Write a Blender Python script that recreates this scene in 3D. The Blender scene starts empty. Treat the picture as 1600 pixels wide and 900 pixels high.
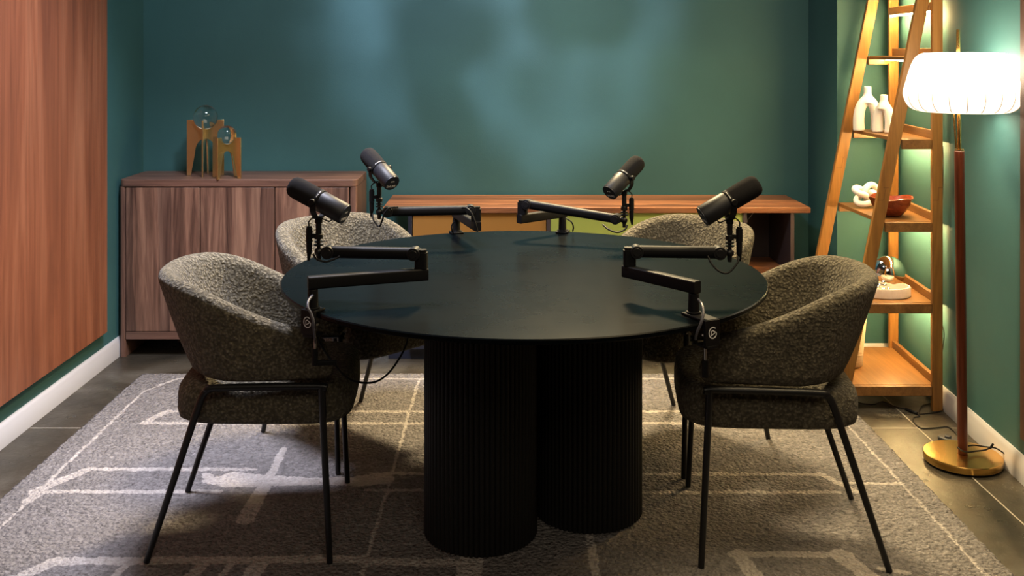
import bpy, bmesh, math, random
from mathutils import Vector, Matrix, Euler
random.seed(7)
S = bpy.context.scene
COL = S.collection
PI = math.pi
F = 1586.0
EYE = 1.454
FZ = -0.008            # bare floor; the top of the rug pile is z = 0

# ------------------------------------------------------------------ camera
cam_d = bpy.data.cameras.new('camera'); cam = bpy.data.objects.new('camera', cam_d); COL.objects.link(cam)
cam.location = (0, 0, EYE); cam.rotation_euler = (PI/2, 0, 0)
cam_d.sensor_width = 36.0; cam_d.lens = 36.0*F/1600.0
cam_d.shift_x = 10/1600.0; cam_d.shift_y = -368/1600.0
cam_d.clip_start = 0.05
S.camera = cam

# ------------------------------------------------------------------ world, exposure
W = bpy.data.worlds.new('world'); S.world = W; W.use_nodes = True
W.node_tree.nodes['Background'].inputs[0].default_value = (0.5, 0.6, 0.7, 1)
W.node_tree.nodes['Background'].inputs[1].default_value = 0.05
S.view_settings.view_transform = 'Standard'; S.view_settings.look = 'None'
S.view_settings.gamma = 1; S.view_settings.use_curve_mapping = False
S.view_settings.exposure = 0.0

# ------------------------------------------------------------------ lights
def area(name, loc, target, size, power, color, size_y=None, spread=PI):
    d = bpy.data.lights.new(name, 'AREA'); d.energy = power; d.color = color; d.size = size
    if size_y: d.shape = 'RECTANGLE'; d.size_y = size_y
    d.spread = spread
    o = bpy.data.objects.new(name, d); COL.objects.link(o); o.location = loc
    o.rotation_euler = (Vector(target)-Vector(loc)).to_track_quat('-Z', 'Y').to_euler()
    return o
COOL = (0.80, 0.88, 1.0); WARM = (1.0, 0.70, 0.36); NEUT = (1.0, 0.93, 0.84)
area('ceiling_light_left', (-0.85, 3.5, 2.75), (-1.35, 3.5, 0.0), 0.45, 48, (0.86, 0.86, 1.0), spread=1.7)
area('ceiling_light_near', (0.1, 0.6, 2.7), (0.0, 3.6, 0.6), 1.3, 24, (1.0, 0.84, 0.62))
area('ceiling_light_rear', (0.35, 4.95, 2.80), (0.25, 3.45, 0.0), 0.4, 66, (1.0, 0.77, 0.43), spread=1.6)
area('ceiling_light_right', (1.15, 2.6, 2.75), (0.95, 3.2, 0.0), 1.0, 28, (1.0, 0.77, 0.43), spread=2.2)

def gobo(name, loc, target, power, angle, color, scale, lo, hi, seed, blend=0.8):
    d = bpy.data.lights.new(name, 'SPOT'); d.energy = power; d.color = color
    d.spot_size = angle; d.spot_blend = blend; d.shadow_soft_size = 0.02
    d.use_nodes = True
    nt = d.node_tree; N = nt.nodes; L = nt.links
    em = [n for n in N if n.type == 'EMISSION'][0]
    tc = N.new('ShaderNodeTexCoord'); sep = N.new('ShaderNodeSeparateXYZ'); L.new(tc.outputs['Normal'], sep.inputs[0])
    dv = []
    for k in (0, 1):
        m = N.new('ShaderNodeMath'); m.operation = 'DIVIDE'; L.new(sep.outputs[k], m.inputs[0]); L.new(sep.outputs[2], m.inputs[1]); dv.append(m)
    cb = N.new('ShaderNodeCombineXYZ'); L.new(dv[0].outputs[0], cb.inputs[0]); L.new(dv[1].outputs[0], cb.inputs[1]); cb.inputs[2].default_value = seed
    no = N.new('ShaderNodeTexNoise'); no.inputs['Scale'].default_value = scale; no.inputs['Detail'].default_value = 1.2
    L.new(cb.outputs[0], no.inputs['Vector'])
    mr = N.new('ShaderNodeMapRange'); mr.interpolation_type = 'SMOOTHSTEP'
    mr.inputs['From Min'].default_value = 0.35; mr.inputs['From Max'].default_value = 0.68
    mr.inputs['To Min'].default_value = lo; mr.inputs['To Max'].default_value = hi
    L.new(no.outputs[0], mr.inputs['Value']); L.new(mr.outputs[0], em.inputs['Strength'])
    o = bpy.data.objects.new(name, d); COL.objects.link(o); o.location = loc
    o.rotation_euler = (Vector(target)-Vector(loc)).to_track_quat('-Z', 'Y').to_euler()
    return o
gobo('pattern_projector', (0.1, 2.6, 2.75), (-0.04, 5.24, 1.84), 370, math.radians(44), (0.80, 0.76, 1.0), 5.6, 0.22, 1.6, 8.4)

def wash(name, loc, target, power, angle, color):
    d = bpy.data.lights.new(name, 'SPOT'); d.energy = power; d.color = color; d.spot_size = angle; d.spot_blend = 1.0; d.shadow_soft_size = 0.12
    o = bpy.data.objects.new(name, d); COL.objects.link(o); o.location = loc
    o.rotation_euler = (Vector(target)-Vector(loc)).to_track_quat('-Z', 'Y').to_euler()
wash('back_wall_fill_spot', (-0.3, 2.9, 2.85), (-0.6, 5.24, 1.1), 150, math.radians(115), (0.80, 0.86, 1.0))  # added fill spot without a fixture, lifts the dark left of the back wall

# ------------------------------------------------------------------ geometry helpers
class G:
    def __init__(s): s.v = []; s.f = []
    def add(s, vs, fs, M=None):
        b = len(s.v)
        for p in vs:
            p = Vector(p)
            s.v.append(M @ p if M is not None else p)
        for f in fs: s.f.append([b+i for i in f])
        return s
    def box(s, lo, hi, M=None):
        x0, y0, z0 = lo; x1, y1, z1 = hi
        vs = [(x0,y0,z0),(x1,y0,z0),(x1,y1,z0),(x0,y1,z0),(x0,y0,z1),(x1,y0,z1),(x1,y1,z1),(x0,y1,z1)]
        return s.add(vs, [(0,3,2,1),(4,5,6,7),(0,1,5,4),(1,2,6,5),(2,3,7,6),(3,0,4,7)], M)
    def cyl(s, p0, p1, r0, r1=None, n=24, caps=True):
        r1 = r0 if r1 is None else r1
        p0 = Vector(p0); p1 = Vector(p1); d = (p1-p0).normalized()
        q = d.to_track_quat('Z', 'Y').to_matrix()
        vs = []
        for p, r in ((p0, r0), (p1, r1)):
            for k in range(n):
                a = 2*PI*k/n; vs.append(p + q @ Vector((r*math.cos(a), r*math.sin(a), 0)))
        fs = [(k, (k+1) % n, n+(k+1) % n, n+k) for k in range(n)]
        if caps: fs += [tuple(reversed(range(n))), tuple(range(n, 2*n))]
        return s.add(vs, fs)
    def lathe(s, prof, M=None, n=48, caps=True):
        vs = []; m = len(prof)
        for r, z in prof:
            for k in range(n):
                a = 2*PI*k/n; vs.append((r*math.cos(a), r*math.sin(a), z))
        fs = []
        for j in range(m-1):
            for k in range(n):
                fs.append((j*n+k, j*n+(k+1) % n, (j+1)*n+(k+1) % n, (j+1)*n+k))
        if caps:
            fs.append(tuple(reversed(range(n)))); fs.append(tuple((m-1)*n+k for k in range(n)))
        return s.add(vs, fs, M)
    def tube(s, pts, r, n=10, closed=False, flat=None):
        pts = [Vector(p) for p in pts]; m = len(pts)
        rs = r if isinstance(r, (list, tuple)) else [r]*m
        up = None; vs = []
        for i in range(m):
            if closed: t = (pts[(i+1) % m]-pts[i-1])
            else: t = pts[min(i+1, m-1)]-pts[max(i-1, 0)]
            t.normalize()
            if up is None:
                up = Vector((0, 0, 1)) if abs(t.z) < 0.9 else Vector((1, 0, 0))
            up = (up - t*up.dot(t)).normalized(); w = t.cross(up)
            for k in range(n):
                a = 2*PI*k/n
                vs.append(pts[i] + up*(rs[i]*math.sin(a)) + w*(rs[i]*math.cos(a)*(flat or 1)))
        fs = []
        for i in range(m if closed else m-1):
            j = (i+1) % m
            for k in range(n): fs.append((i*n+k, i*n+(k+1) % n, j*n+(k+1) % n, j*n+k))
        if not closed: fs += [tuple(reversed(range(n))), tuple((m-1)*n+k for k in range(n))]
        return s.add(vs, fs)
    def prism(s, poly, z0, z1, M=None):
        n = len(poly)
        vs = [(x, y, z0) for x, y in poly]+[(x, y, z1) for x, y in poly]
        fs = [tuple(reversed(range(n))), tuple(range(n, 2*n))]+[(k, (k+1) % n, n+(k+1) % n, n+k) for k in range(n)]
        return s.add(vs, fs, M)
    def sphere(s, c, r, n=24, m=14, M=None):
        vs = [(0, 0, -r)]
        for j in range(1, m):
            b = -PI/2+PI*j/m
            for k in range(n):
                a = 2*PI*k/n; vs.append((r*math.cos(b)*math.cos(a), r*math.cos(b)*math.sin(a), r*math.sin(b)))
        vs.append((0, 0, r)); fs = []
        for k in range(n): fs.append((0, 1+(k+1) % n, 1+k))
        for j in range(m-2):
            for k in range(n): fs.append((1+j*n+k, 1+j*n+(k+1) % n, 1+(j+1)*n+(k+1) % n, 1+(j+1)*n+k))
        t = len(vs)-1
        for k in range(n): fs.append((t, 1+(m-2)*n+k, 1+(m-2)*n+(k+1) % n))
        T = Matrix.Translation(Vector(c))
        return s.add(vs, fs, T @ M if M is not None else T)

def cat(pts, k=8, closed=False):
    pts = [Vector(p) for p in pts]; n = len(pts); out = []
    rng = range(n) if closed else range(n-1)
    for i in rng:
        if closed: a, b, c, d = pts[i-1], pts[i], pts[(i+1) % n], pts[(i+2) % n]
        else: a, b, c, d = pts[max(i-1, 0)], pts[i], pts[i+1], pts[min(i+2, n-1)]
        for j in range(k):
            t = j/k
            out.append(0.5*((2*b)+(-a+c)*t+(2*a-5*b+4*c-d)*t*t+(-a+3*b-3*c+d)*t**3))
    if not closed: out.append(pts[-1])
    return out

def rrect(x0, y0, x1, y1, r, n=6):
    P = []
    for cx, cy, a0 in ((x1-r, y1-r, 0), (x0+r, y1-r, PI/2), (x0+r, y0+r, PI), (x1-r, y0+r, 1.5*PI)):
        for k in range(n+1):
            a = a0+PI/2*k/n; P.append((cx+r*math.cos(a), cy+r*math.sin(a)))
    return P

def link(name, g, mat, parent=None, bevel=0, smooth=38, subsurf=0, seg=2):
    me = bpy.data.meshes.new(name)
    me.from_pydata([tuple(v) for v in g.v], [], g.f); me.update()
    bm = bmesh.new(); bm.from_mesh(me)
    bmesh.ops.recalc_face_normals(bm, faces=bm.faces)
    lim = math.radians(smooth)
    for e in bm.edges:
        if len(e.link_faces) == 2 and e.calc_face_angle(0) > lim: e.smooth = False
    for f in bm.faces: f.smooth = True
    bm.to_mesh(me); bm.free()
    me.materials.append(mat)
    o = bpy.data.objects.new(name, me); COL.objects.link(o)
    if parent: o.parent = parent
    if bevel:
        m = o.modifiers.new('bevel', 'BEVEL'); m.width = bevel; m.segments = seg; m.limit_method = 'ANGLE'; m.angle_limit = math.radians(40); m.harden_normals = False
    if subsurf:
        m = o.modifiers.new('sub', 'SUBSURF'); m.levels = m.render_levels = subsurf
    return o

def tag(o, label=None, cat_=None, group=None, kind=None):
    if label: o['label'] = label
    if cat_: o['category'] = cat_
    if group: o['group'] = group
    if kind: o['kind'] = kind
    return o

def thing(name, label, cat_, loc=(0, 0, 0), rz=0, group=None):
    o = bpy.data.objects.new(name, None); COL.objects.link(o); o.empty_display_size = 0.05
    o.location = loc; o.rotation_euler = (0, 0, rz)
    return tag(o, label, cat_, group)

def dup(root, loc, rz, label, group=None):
    r = root.copy(); COL.objects.link(r); r.location = loc; r.rotation_euler = (0, 0, rz); r['label'] = label
    if group: r['group'] = group
    for ch in list(root.children):
        c = ch.copy(); COL.objects.link(c); c.parent = r
        for gch in ch.children:
            d = gch.copy(); COL.objects.link(d); d.parent = c
    return r

def struct(name, g, mat, label=None, **k):
    o = link(name, g, mat, **k); o['kind'] = 'structure'
    if label: o['label'] = label
    return o

def text(name, s, size, mat, parent, M, ext=0.0003):
    c = bpy.data.curves.new(name+'_t', 'FONT'); c.body = s; c.size = size; c.extrude = ext; c.align_x = 'CENTER'; c.align_y = 'CENTER'
    t = bpy.data.objects.new('t', c); COL.objects.link(t)
    bpy.context.view_layer.update()
    me = bpy.data.meshes.new_from_object(t.evaluated_get(bpy.context.evaluated_depsgraph_get()))
    bpy.data.objects.remove(t)
    me.transform(M); me.materials.clear(); me.materials.append(mat); me.name = name
    o = bpy.data.objects.new(name, me); COL.objects.link(o); o.parent = parent
    return o

# ------------------------------------------------------------------ materials
def mat(name, color, rough=0.5, metal=0.0, spec=0.5, **k):
    m = bpy.data.materials.new(name); m.use_nodes = True
    b = m.node_tree.nodes['Principled BSDF']
    b.inputs['Base Color'].default_value = (*color, 1); b.inputs['Roughness'].default_value = rough
    b.inputs['Metallic'].default_value = metal; b.inputs['Specular IOR Level'].default_value = spec
    for kk, v in k.items():
        b.inputs[kk.replace('_', ' ')].default_value = v
    return m
def nodes(m): return m.node_tree.nodes, m.node_tree.links, m.node_tree.nodes['Principled BSDF']
def coords(N, L, scale=(1, 1, 1), rot=(0, 0, 0), out='Object'):
    tc = N.new('ShaderNodeTexCoord'); mp = N.new('ShaderNodeMapping'); mp.inputs['Scale'].default_value = scale; mp.inputs['Rotation'].default_value = rot
    L.new(tc.outputs[out], mp.inputs[0]); return mp.outputs[0]
def noise(N, L, vec, scale, detail=4, rough=0.5, dist=0):
    n = N.new('ShaderNodeTexNoise'); n.inputs['Scale'].default_value = scale; n.inputs['Detail'].default_value = detail
    n.inputs['Roughness'].default_value = rough; n.inputs['Distortion'].default_value = dist
    L.new(vec, n.inputs['Vector']); return n.outputs[0]
def ramp(N, L, fac, stops):
    r = N.new('ShaderNodeValToRGB'); e = r.color_ramp.elements
    while len(e) < len(stops): e.new(0.5)
    for i, (p, c) in enumerate(stops): e[i].position = p; e[i].color = (*c, 1)
    L.new(fac, r.inputs[0]); return r.outputs[0]
def bump(N, L, b, h, strength, dist=0.01):
    n = N.new('ShaderNodeBump'); n.inputs['Strength'].default_value = strength; n.inputs['Distance'].default_value = dist
    L.new(h, n.inputs['Height']); L.new(n.outputs[0], b.inputs['Normal'])

def wood(name, dark, mid, light, axis='z', rough=0.45, k=1.0, plank=0.0, planka='x', spec=0.4, contrast=1.0):
    """grain runs along axis; optional plank strips across planka"""
    m = mat(name, mid, rough, spec=spec); N, L, b = nodes(m)
    a = 'xyz'.index(axis)
    sc = [9*k]*3; sc[a] = 0.7*k
    v = coords(N, L, tuple(sc))
    if plank:
        tc = N.new('ShaderNodeTexCoord'); sp = N.new('ShaderNodeSeparateXYZ'); L.new(tc.outputs['Object'], sp.inputs[0])
        dn = noise(N, L, coords(N, L, (3, 3, 1.2)), 1.2, 2)
        ad = N.new('ShaderNodeMath'); ad.operation = 'MULTIPLY_ADD'; L.new(dn, ad.inputs[0]); ad.inputs[1].default_value = 0.10; L.new(sp.outputs['xyz'.index(planka)], ad.inputs[2])
        dv = N.new('ShaderNodeMath'); dv.operation = 'DIVIDE'; L.new(ad.outputs[0], dv.inputs[0]); dv.inputs[1].default_value = plank
        fl = N.new('ShaderNodeMath'); fl.operation = 'FLOOR'; L.new(dv.outputs[0], fl.inputs[0])
        wn = N.new('ShaderNodeTexWhiteNoise'); wn.noise_dimensions = '1D'; L.new(fl.outputs[0], wn.inputs['W'])
        va = N.new('ShaderNodeVectorMath'); va.operation = 'MULTIPLY_ADD'
        L.new(wn.outputs['Color'], va.inputs[0]); va.inputs[1].default_value = (7, 7, 7); L.new(v, va.inputs[2]); v = va.outputs[0]
    g = noise(N, L, v, 1.6, 8, 0.62, 1.2)
    col = ramp(N, L, g, [(0.30, dark), (0.5, mid), (0.72, light)])
    sc2 = [170*k]*3; sc2[a] = 5*k
    f = noise(N, L, coords(N, L, tuple(sc2)), 1.0, 3, 0.6)
    mx = N.new('ShaderNodeMix'); mx.data_type = 'RGBA'; mx.blend_type = 'MULTIPLY'; mx.inputs[0].default_value = 0.55
    L.new(col, mx.inputs[6]); L.new(ramp(N, L, f, [(0.3, (0.55,)*3), (0.65, (1.1,)*3)]), mx.inputs[7])
    out = mx.outputs[2]
    if plank:
        mx2 = N.new('ShaderNodeMix'); mx2.data_type = 'RGBA'; mx2.blend_type = 'MULTIPLY'; mx2.inputs[0].default_value = 1.0
        L.new(out, mx2.inputs[6]); L.new(ramp(N, L, wn.outputs['Value'], [(0, (0.62, 0.60, 0.62)), (1, (1.25, 1.2, 1.15))]), mx2.inputs[7]); out = mx2.outputs[2]
    L.new(out, b.inputs['Base Color']); bump(N, L, b, f, 0.12, 0.002)
    return m

def paint(name, c, var=0.12):
    m = mat(name, c, 0.62, spec=0.3); N, L, b = nodes(m)
    n = noise(N, L, coords(N, L), 1.3, 5, 0.6)
    L.new(ramp(N, L, n, [(0.3, tuple(x*(1-var) for x in c)), (0.7, tuple(x*(1+var) for x in c))]), b.inputs['Base Color'])
    bump(N, L, b, noise(N, L, coords(N, L), 160, 3), 0.10, 0.003)
    return m

M_wall = paint('teal_paint', (0.038, 0.112, 0.113))
M_white = mat('white_trim_paint', (0.52, 0.51, 0.52), 0.4)
M_ceil = mat('ceiling_paint', (0.10, 0.11, 0.11), 0.8)
M_panel = wood('stained_plywood', (0.13, 0.042, 0.021), (0.225, 0.074, 0.034), (0.32, 0.125, 0.062), 'z', 0.42, 0.33)
M_panel2 = wood('dark_plywood', (0.04, 0.018, 0.012), (0.07, 0.030, 0.02), (0.10, 0.045, 0.03), 'z', 0.5, 0.5)
M_walnut = wood('walnut_doors', (0.060, 0.030, 0.022), (0.19, 0.102, 0.070), (0.34, 0.20, 0.135), 'z', 0.45, 1.0, 0.060, 'x')
M_walnut_h = wood('walnut_horizontal', (0.080, 0.040, 0.030), (0.15, 0.078, 0.055), (0.235, 0.125, 0.088), 'x', 0.42, 1.5)
M_walnut_v = wood('walnut_sides', (0.080, 0.040, 0.030), (0.15, 0.078, 0.055), (0.235, 0.125, 0.088), 'z', 0.42, 1.5)
M_console = wood('console_wood', (0.12, 0.050, 0.026), (0.23, 0.095, 0.045), (0.35, 0.16, 0.075), 'x', 0.38, 1.2, 0.075, 'y')
M_ladder = wood('amber_birch', (0.19, 0.082, 0.020), (0.265, 0.120, 0.029), (0.34, 0.165, 0.045), 'z', 0.36, 1.3)
M_ladder_h = wood('amber_birch_shelf', (0.15, 0.066, 0.020), (0.215, 0.098, 0.030), (0.28, 0.135, 0.045), 'y', 0.33, 1.0)
M_pole = wood('red_wood_pole', (0.055, 0.012, 0.005), (0.09, 0.020, 0.008), (0.13, 0.033, 0.014), 'z', 0.32, 1.5)
M_bowl = wood('red_bowl_wood', (0.13, 0.022, 0.008), (0.23, 0.045, 0.016), (0.33, 0.085, 0.03), 'x', 0.25, 2.5)
M_black = mat('black_arm_plastic', (0.0045, 0.0045, 0.0058), 0.52, spec=0.24)
M_blackm = mat('black_satin_metal', (0.009, 0.009, 0.011), 0.40, spec=0.45)
M_rubber = mat('black_cable', (0.006, 0.006, 0.007), 0.5, spec=0.25)
M_grey_mic = mat('dark_grey_enamel', (0.013, 0.0135, 0.018), 0.5, spec=0.35)
M_band = mat('band_rubber', (0.006, 0.006, 0.007), 0.7, spec=0.2)
M_foam = mat('black_foam', (0.012, 0.0115, 0.013), 0.95, spec=0.15)
N, L, b = nodes(M_foam); bump(N, L, b, noise(N, L, coords(N, L), 900, 2), 0.6, 0.002)
M_print = mat('white_print', (0.75, 0.75, 0.78), 0.5)
M_chrome = mat('chrome', (0.90, 0.88, 0.87), 0.05, metal=1)
M_steel = mat('steel_screw', (0.6, 0.6, 0.6), 0.3, metal=1)
M_brass = mat('brushed_brass', (0.78, 0.47, 0.14), 0.22, metal=1)
M_brass2 = mat('aged_brass', (0.88, 0.70, 0.36), 0.26, metal=1)
N, L, b = nodes(M_brass2); bump(N, L, b, noise(N, L, coords(N, L, (1, 1, 60)), 30, 3), 0.1, 0.002)
M_glass = mat('clear_glass', (1, 1, 1), 0.0, Transmission_Weight=1.0, IOR=1.47)
M_ceramic = mat('white_ceramic', (0.80, 0.77, 0.74), 0.55)
M_cream = mat('cream_ceramic', (0.72, 0.60, 0.50), 0.6)
M_beige = mat('beige_pottery', (0.52, 0.40, 0.28), 0.8)
N, L, b = nodes(M_beige); bump(N, L, b, noise(N, L, coords(N, L, (1, 1, 4)), 40, 3), 0.5, 0.006)
M_navy = mat('dark_navy_panel', (0.014, 0.017, 0.030), 0.4)
M_plum = mat('dark_plum_laminate', (0.050, 0.036, 0.040), 0.45)
M_amber = mat('amber_panel', (0.30, 0.145, 0.035), 0.35)
M_lime = mat('yellow_green_panel', (0.30, 0.36, 0.085), 0.4)
M_dark = mat('black_recess', (0.004, 0.004, 0.004), 0.8)

# table: black stained wood veneer
M_table = mat('black_oak_veneer', (0.013, 0.014, 0.016), 0.40, spec=0.07)
N, L, b = nodes(M_table)
gr = noise(N, L, coords(N, L, (2.2, 60, 60)), 1.5, 5, 0.6)
L.new(ramp(N, L, gr, [(0.3, (0.0012, 0.0020, 0.0028)), (0.75, (0.0026, 0.0040, 0.0052))]), b.inputs['Base Color'])
L.new(ramp(N, L, noise(N, L, coords(N, L), 3.5, 5, 0.65), [(0.3, (0.26,)*3), (0.75, (0.31,)*3)]), b.inputs['Roughness'])
bump(N, L, b, gr, 0.05, 0.002)
M_drum = mat('black_reeded_wood', (0.008, 0.008, 0.0085), 0.55, spec=0.3)

# boucle
def boucle(name, c0, c1, c2):
    m = mat(name, c1, 0.95, spec=0.2); N, L, b = nodes(m)
    v = coords(N, L)
    vo = N.new('ShaderNodeTexVoronoi'); vo.inputs['Scale'].default_value = 125; vo.feature = 'SMOOTH_F1'; L.new(v, vo.inputs['Vector'])
    wv = noise(N, L, v, 75, 4, 0.65, 1.2)
    mx = N.new('ShaderNodeMath'); mx.operation = 'MULTIPLY_ADD'; L.new(vo.outputs['Distance'], mx.inputs[0]); mx.inputs[1].default_value = -0.9; L.new(wv, mx.inputs[2])
    L.new(ramp(N, L, mx.outputs[0], [(0.0, c0), (0.25, c1), (0.5, c2)]), b.inputs['Base Color'])
    b.inputs['Sheen Weight'].default_value = 0.15; b.inputs['Sheen Roughness'].default_value = 0.6
    bump(N, L, b, mx.outputs[0], 1.0, 0.009)
    return m
M_boucle = boucle('olive_boucle', (0.058, 0.048, 0.030), (0.130, 0.112, 0.074), (0.235, 0.205, 0.148))

# concrete floor
M_floor = mat('stained_concrete', (0.06, 0.052, 0.042), 0.3, spec=0.32)
N, L, b = nodes(M_floor)
n1 = noise(N, L, coords(N, L), 2.6, 8, 0.66, 0.6)
L.new(ramp(N, L, n1, [(0.28, (0.018, 0.016, 0.012)), (0.5, (0.042, 0.035, 0.025)), (0.72, (0.105, 0.096, 0.078))]), b.inputs['Base Color'])
n2 = noise(N, L, coords(N, L), 55, 6, 0.7)
L.new(ramp(N, L, noise(N, L, coords(N, L), 6, 6, 0.7), [(0.3, (0.22,)*3), (0.75, (0.48,)*3)]), b.inputs['Roughness'])
bump(N, L, b, n2, 0.35, 0.004)
M_joint = mat('floor_joint_filler', (0.30, 0.27, 0.22), 0.6)

# rug
M_rug = mat('grey_wool_rug', (0.2, 0.19, 0.2), 0.97, spec=0.1)
N, L, b = nodes(M_rug)
at = N.new('ShaderNodeAttribute'); at.attribute_name = 'line'
v = coords(N, L)
vo = N.new('ShaderNodeTexVoronoi'); vo.inputs['Scale'].default_value = 80; L.new(v, vo.inputs['Vector'])
nz = noise(N, L, v, 52, 4, 0.7, 1.0); big = noise(N, L, v, 2.0, 4, 0.6)
c_g = ramp(N, L, nz, [(0.25, (0.085, 0.079, 0.078)), (0.55, (0.225, 0.211, 0.208)), (0.8, (0.34, 0.32, 0.315))])
c_l = ramp(N, L, nz, [(0.2, (0.30, 0.275, 0.26)), (0.7, (0.53, 0.49, 0.46))])
ma = N.new('ShaderNodeMath'); ma.operation = 'MULTIPLY_ADD'; L.new(nz, ma.inputs[0]); ma.inputs[1].default_value = 0.9; L.new(at.outputs['Fac'], ma.inputs[2])
st = N.new('ShaderNodeMapRange'); st.inputs['From Min'].default_value = 0.80; st.inputs['From Max'].default_value = 1.12; L.new(ma.outputs[0], st.inputs['Value'])
mx = N.new('ShaderNodeMix'); mx.data_type = 'RGBA'; L.new(st.outputs[0], mx.inputs[0]); L.new(c_g, mx.inputs[6]); L.new(c_l, mx.inputs[7])
mb = N.new('ShaderNodeMix'); mb.data_type = 'RGBA'; mb.blend_type = 'MULTIPLY'; mb.inputs[0].default_value = 1
L.new(mx.outputs[2], mb.inputs[6]); L.new(ramp(N, L, big, [(0.3, (0.86,)*3), (0.7, (1.1,)*3)]), mb.inputs[7])
L.new(mb.outputs[2], b.inputs['Base Color'])
mh = N.new('ShaderNodeMath'); mh.operation = 'SUBTRACT'; L.new(nz, mh.inputs[0]); L.new(vo.outputs['Distance'], mh.inputs[1])
bump(N, L, b, mh.outputs[0], 1.0, 0.012)

def emis(name, c, s):
    m = mat(name, (0.8, 0.8, 0.8), 0.6); N, L, b = nodes(m)
    b.inputs['Emission Color'].default_value = (*c, 1); b.inputs['Emission Strength'].default_value = s
    return m
M_shade = emis('lit_shade_fabric', (1.0, 0.82, 0.58), 10.0)
N, L, b = nodes(M_shade)       # the bulbs sit high inside the shade, its lower skirt glows less
tc = N.new('ShaderNodeTexCoord'); sp = N.new('ShaderNodeSeparateXYZ'); L.new(tc.outputs['Object'], sp.inputs[0])
mr = N.new('ShaderNodeMapRange'); mr.interpolation_type = 'SMOOTHSTEP'
for k_, v_ in (('From Min', 1.30), ('From Max', 1.43), ('To Min', 2.0), ('To Max', 19.0)): mr.inputs[k_].default_value = v_
L.new(sp.outputs[2], mr.inputs['Value']); L.new(mr.outputs[0], b.inputs['Emission Strength'])
M_led = emis('led_diffuser', (1.0, 0.68, 0.28), 350)

# ------------------------------------------------------------------ room shell
XL, YB, ZC = -1.87, 5.24, 2.95
def xr(y): return 1.755+0.053*(y-3.41)+0.006           # right wall plane (slightly out of square)
YF = -1.3
struct('floor', G().box((XL-0.2, YF-0.2, FZ-0.1), (2.1, YB+0.2, FZ)), M_floor)
struct('ceiling', G().box((XL-0.2, YF-0.2, ZC), (2.1, YB+0.2, ZC+0.1)), M_ceil)
struct('wall_left', G().box((XL-0.1, YF, FZ), (XL, YB, ZC)), M_wall)
struct('wall_back', G().box((XL-0.1, YB, FZ), (2.1, YB+0.1, ZC)), M_wall)
struct('wall_front', G().box((XL-0.1, YF-0.1, FZ), (2.1, YF, ZC)), M_wall)
struct('wall_right', G().prism([(xr(YF), YF), (xr(YB)+0.0, YB), (xr(YB)+0.2, YB), (xr(YB)+0.2, YF)], FZ, ZC), M_wall)
struct('wall_corner', G().box((1.563, 4.785, FZ), (xr(4.785)-0.001, YB-0.001, ZC-0.001)), M_wall)
BH = 0.092
def baseboard(name, p0, p1, nrm):
    """moulded skirting board with a stepped top from p0 to p1, sticking out along nrm"""
    prof = [(0, 0), (0.015, 0), (0.015, 0.066), (0.012, 0.072), (0.012, 0.080), (0.007, 0.087), (0.005, BH), (0, BH)]
    p0 = Vector(p0); p1 = Vector(p1); nn = Vector(nrm)
    g = G(); k = len(prof)
    vs = [p+nn*a+Vector((0, 0, FZ+z)) for p in (p0, p1) for a, z in prof]
    g.add(vs, [tuple(range(k)), tuple(reversed(range(k, 2*k)))]+[(i, (i+1) % k, k+(i+1) % k, k+i) for i in range(k)])
    return struct(name, g, M_white)
baseboard('baseboard_left', (XL, YF, 0), (XL, YB, 0), (1, 0, 0))
baseboard('baseboard_right', (xr(YF), YF, 0), (xr(4.785), 4.785, 0), (-1, 0.053, 0))
baseboard('baseboard_back', (XL+0.016, YB, 0), (1.547, YB, 0), (0, -1, 0))
baseboard('baseboard_corner', (1.563, 4.785, 0), (xr(4.785)-0.016, 4.785, 0), (0, -1, 0))
# saw-cut joints in the concrete, filled flush
g = G()
for (x0, y0, x1, y1) in ((XL+0.02, 3.948, 1.77, 3.954), (1.603, YF+0.05, 1.608, 4.78), (XL+0.02, 1.6, 1.7, 1.606)):
    g.box((x0, y0, FZ), (x1, y1, FZ+0.0006))
struct('trim_1', g, M_joint)

# big stained plywood panels on the side walls
g = G().box((XL+0.001, 1.2, 0.165), (XL+0.034, 4.68, 2.6))
tag(link('wood_panel', g, M_panel, bevel=0.002), 'large reddish brown wood panel mounted on the left wall', 'wall panel')
g = G(); g.prism([(xr(-0.6)-0.03, -0.6), (xr(3.415)-0.03, 3.415), (xr(3.415)-0.001, 3.415), (xr(-0.6)-0.001, -0.6)], 0.157, 2.6)
tag(link('wood_panel', g, M_panel2), 'dark brown panel edge on the right wall past the floor lamp', 'wall panel')

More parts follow.
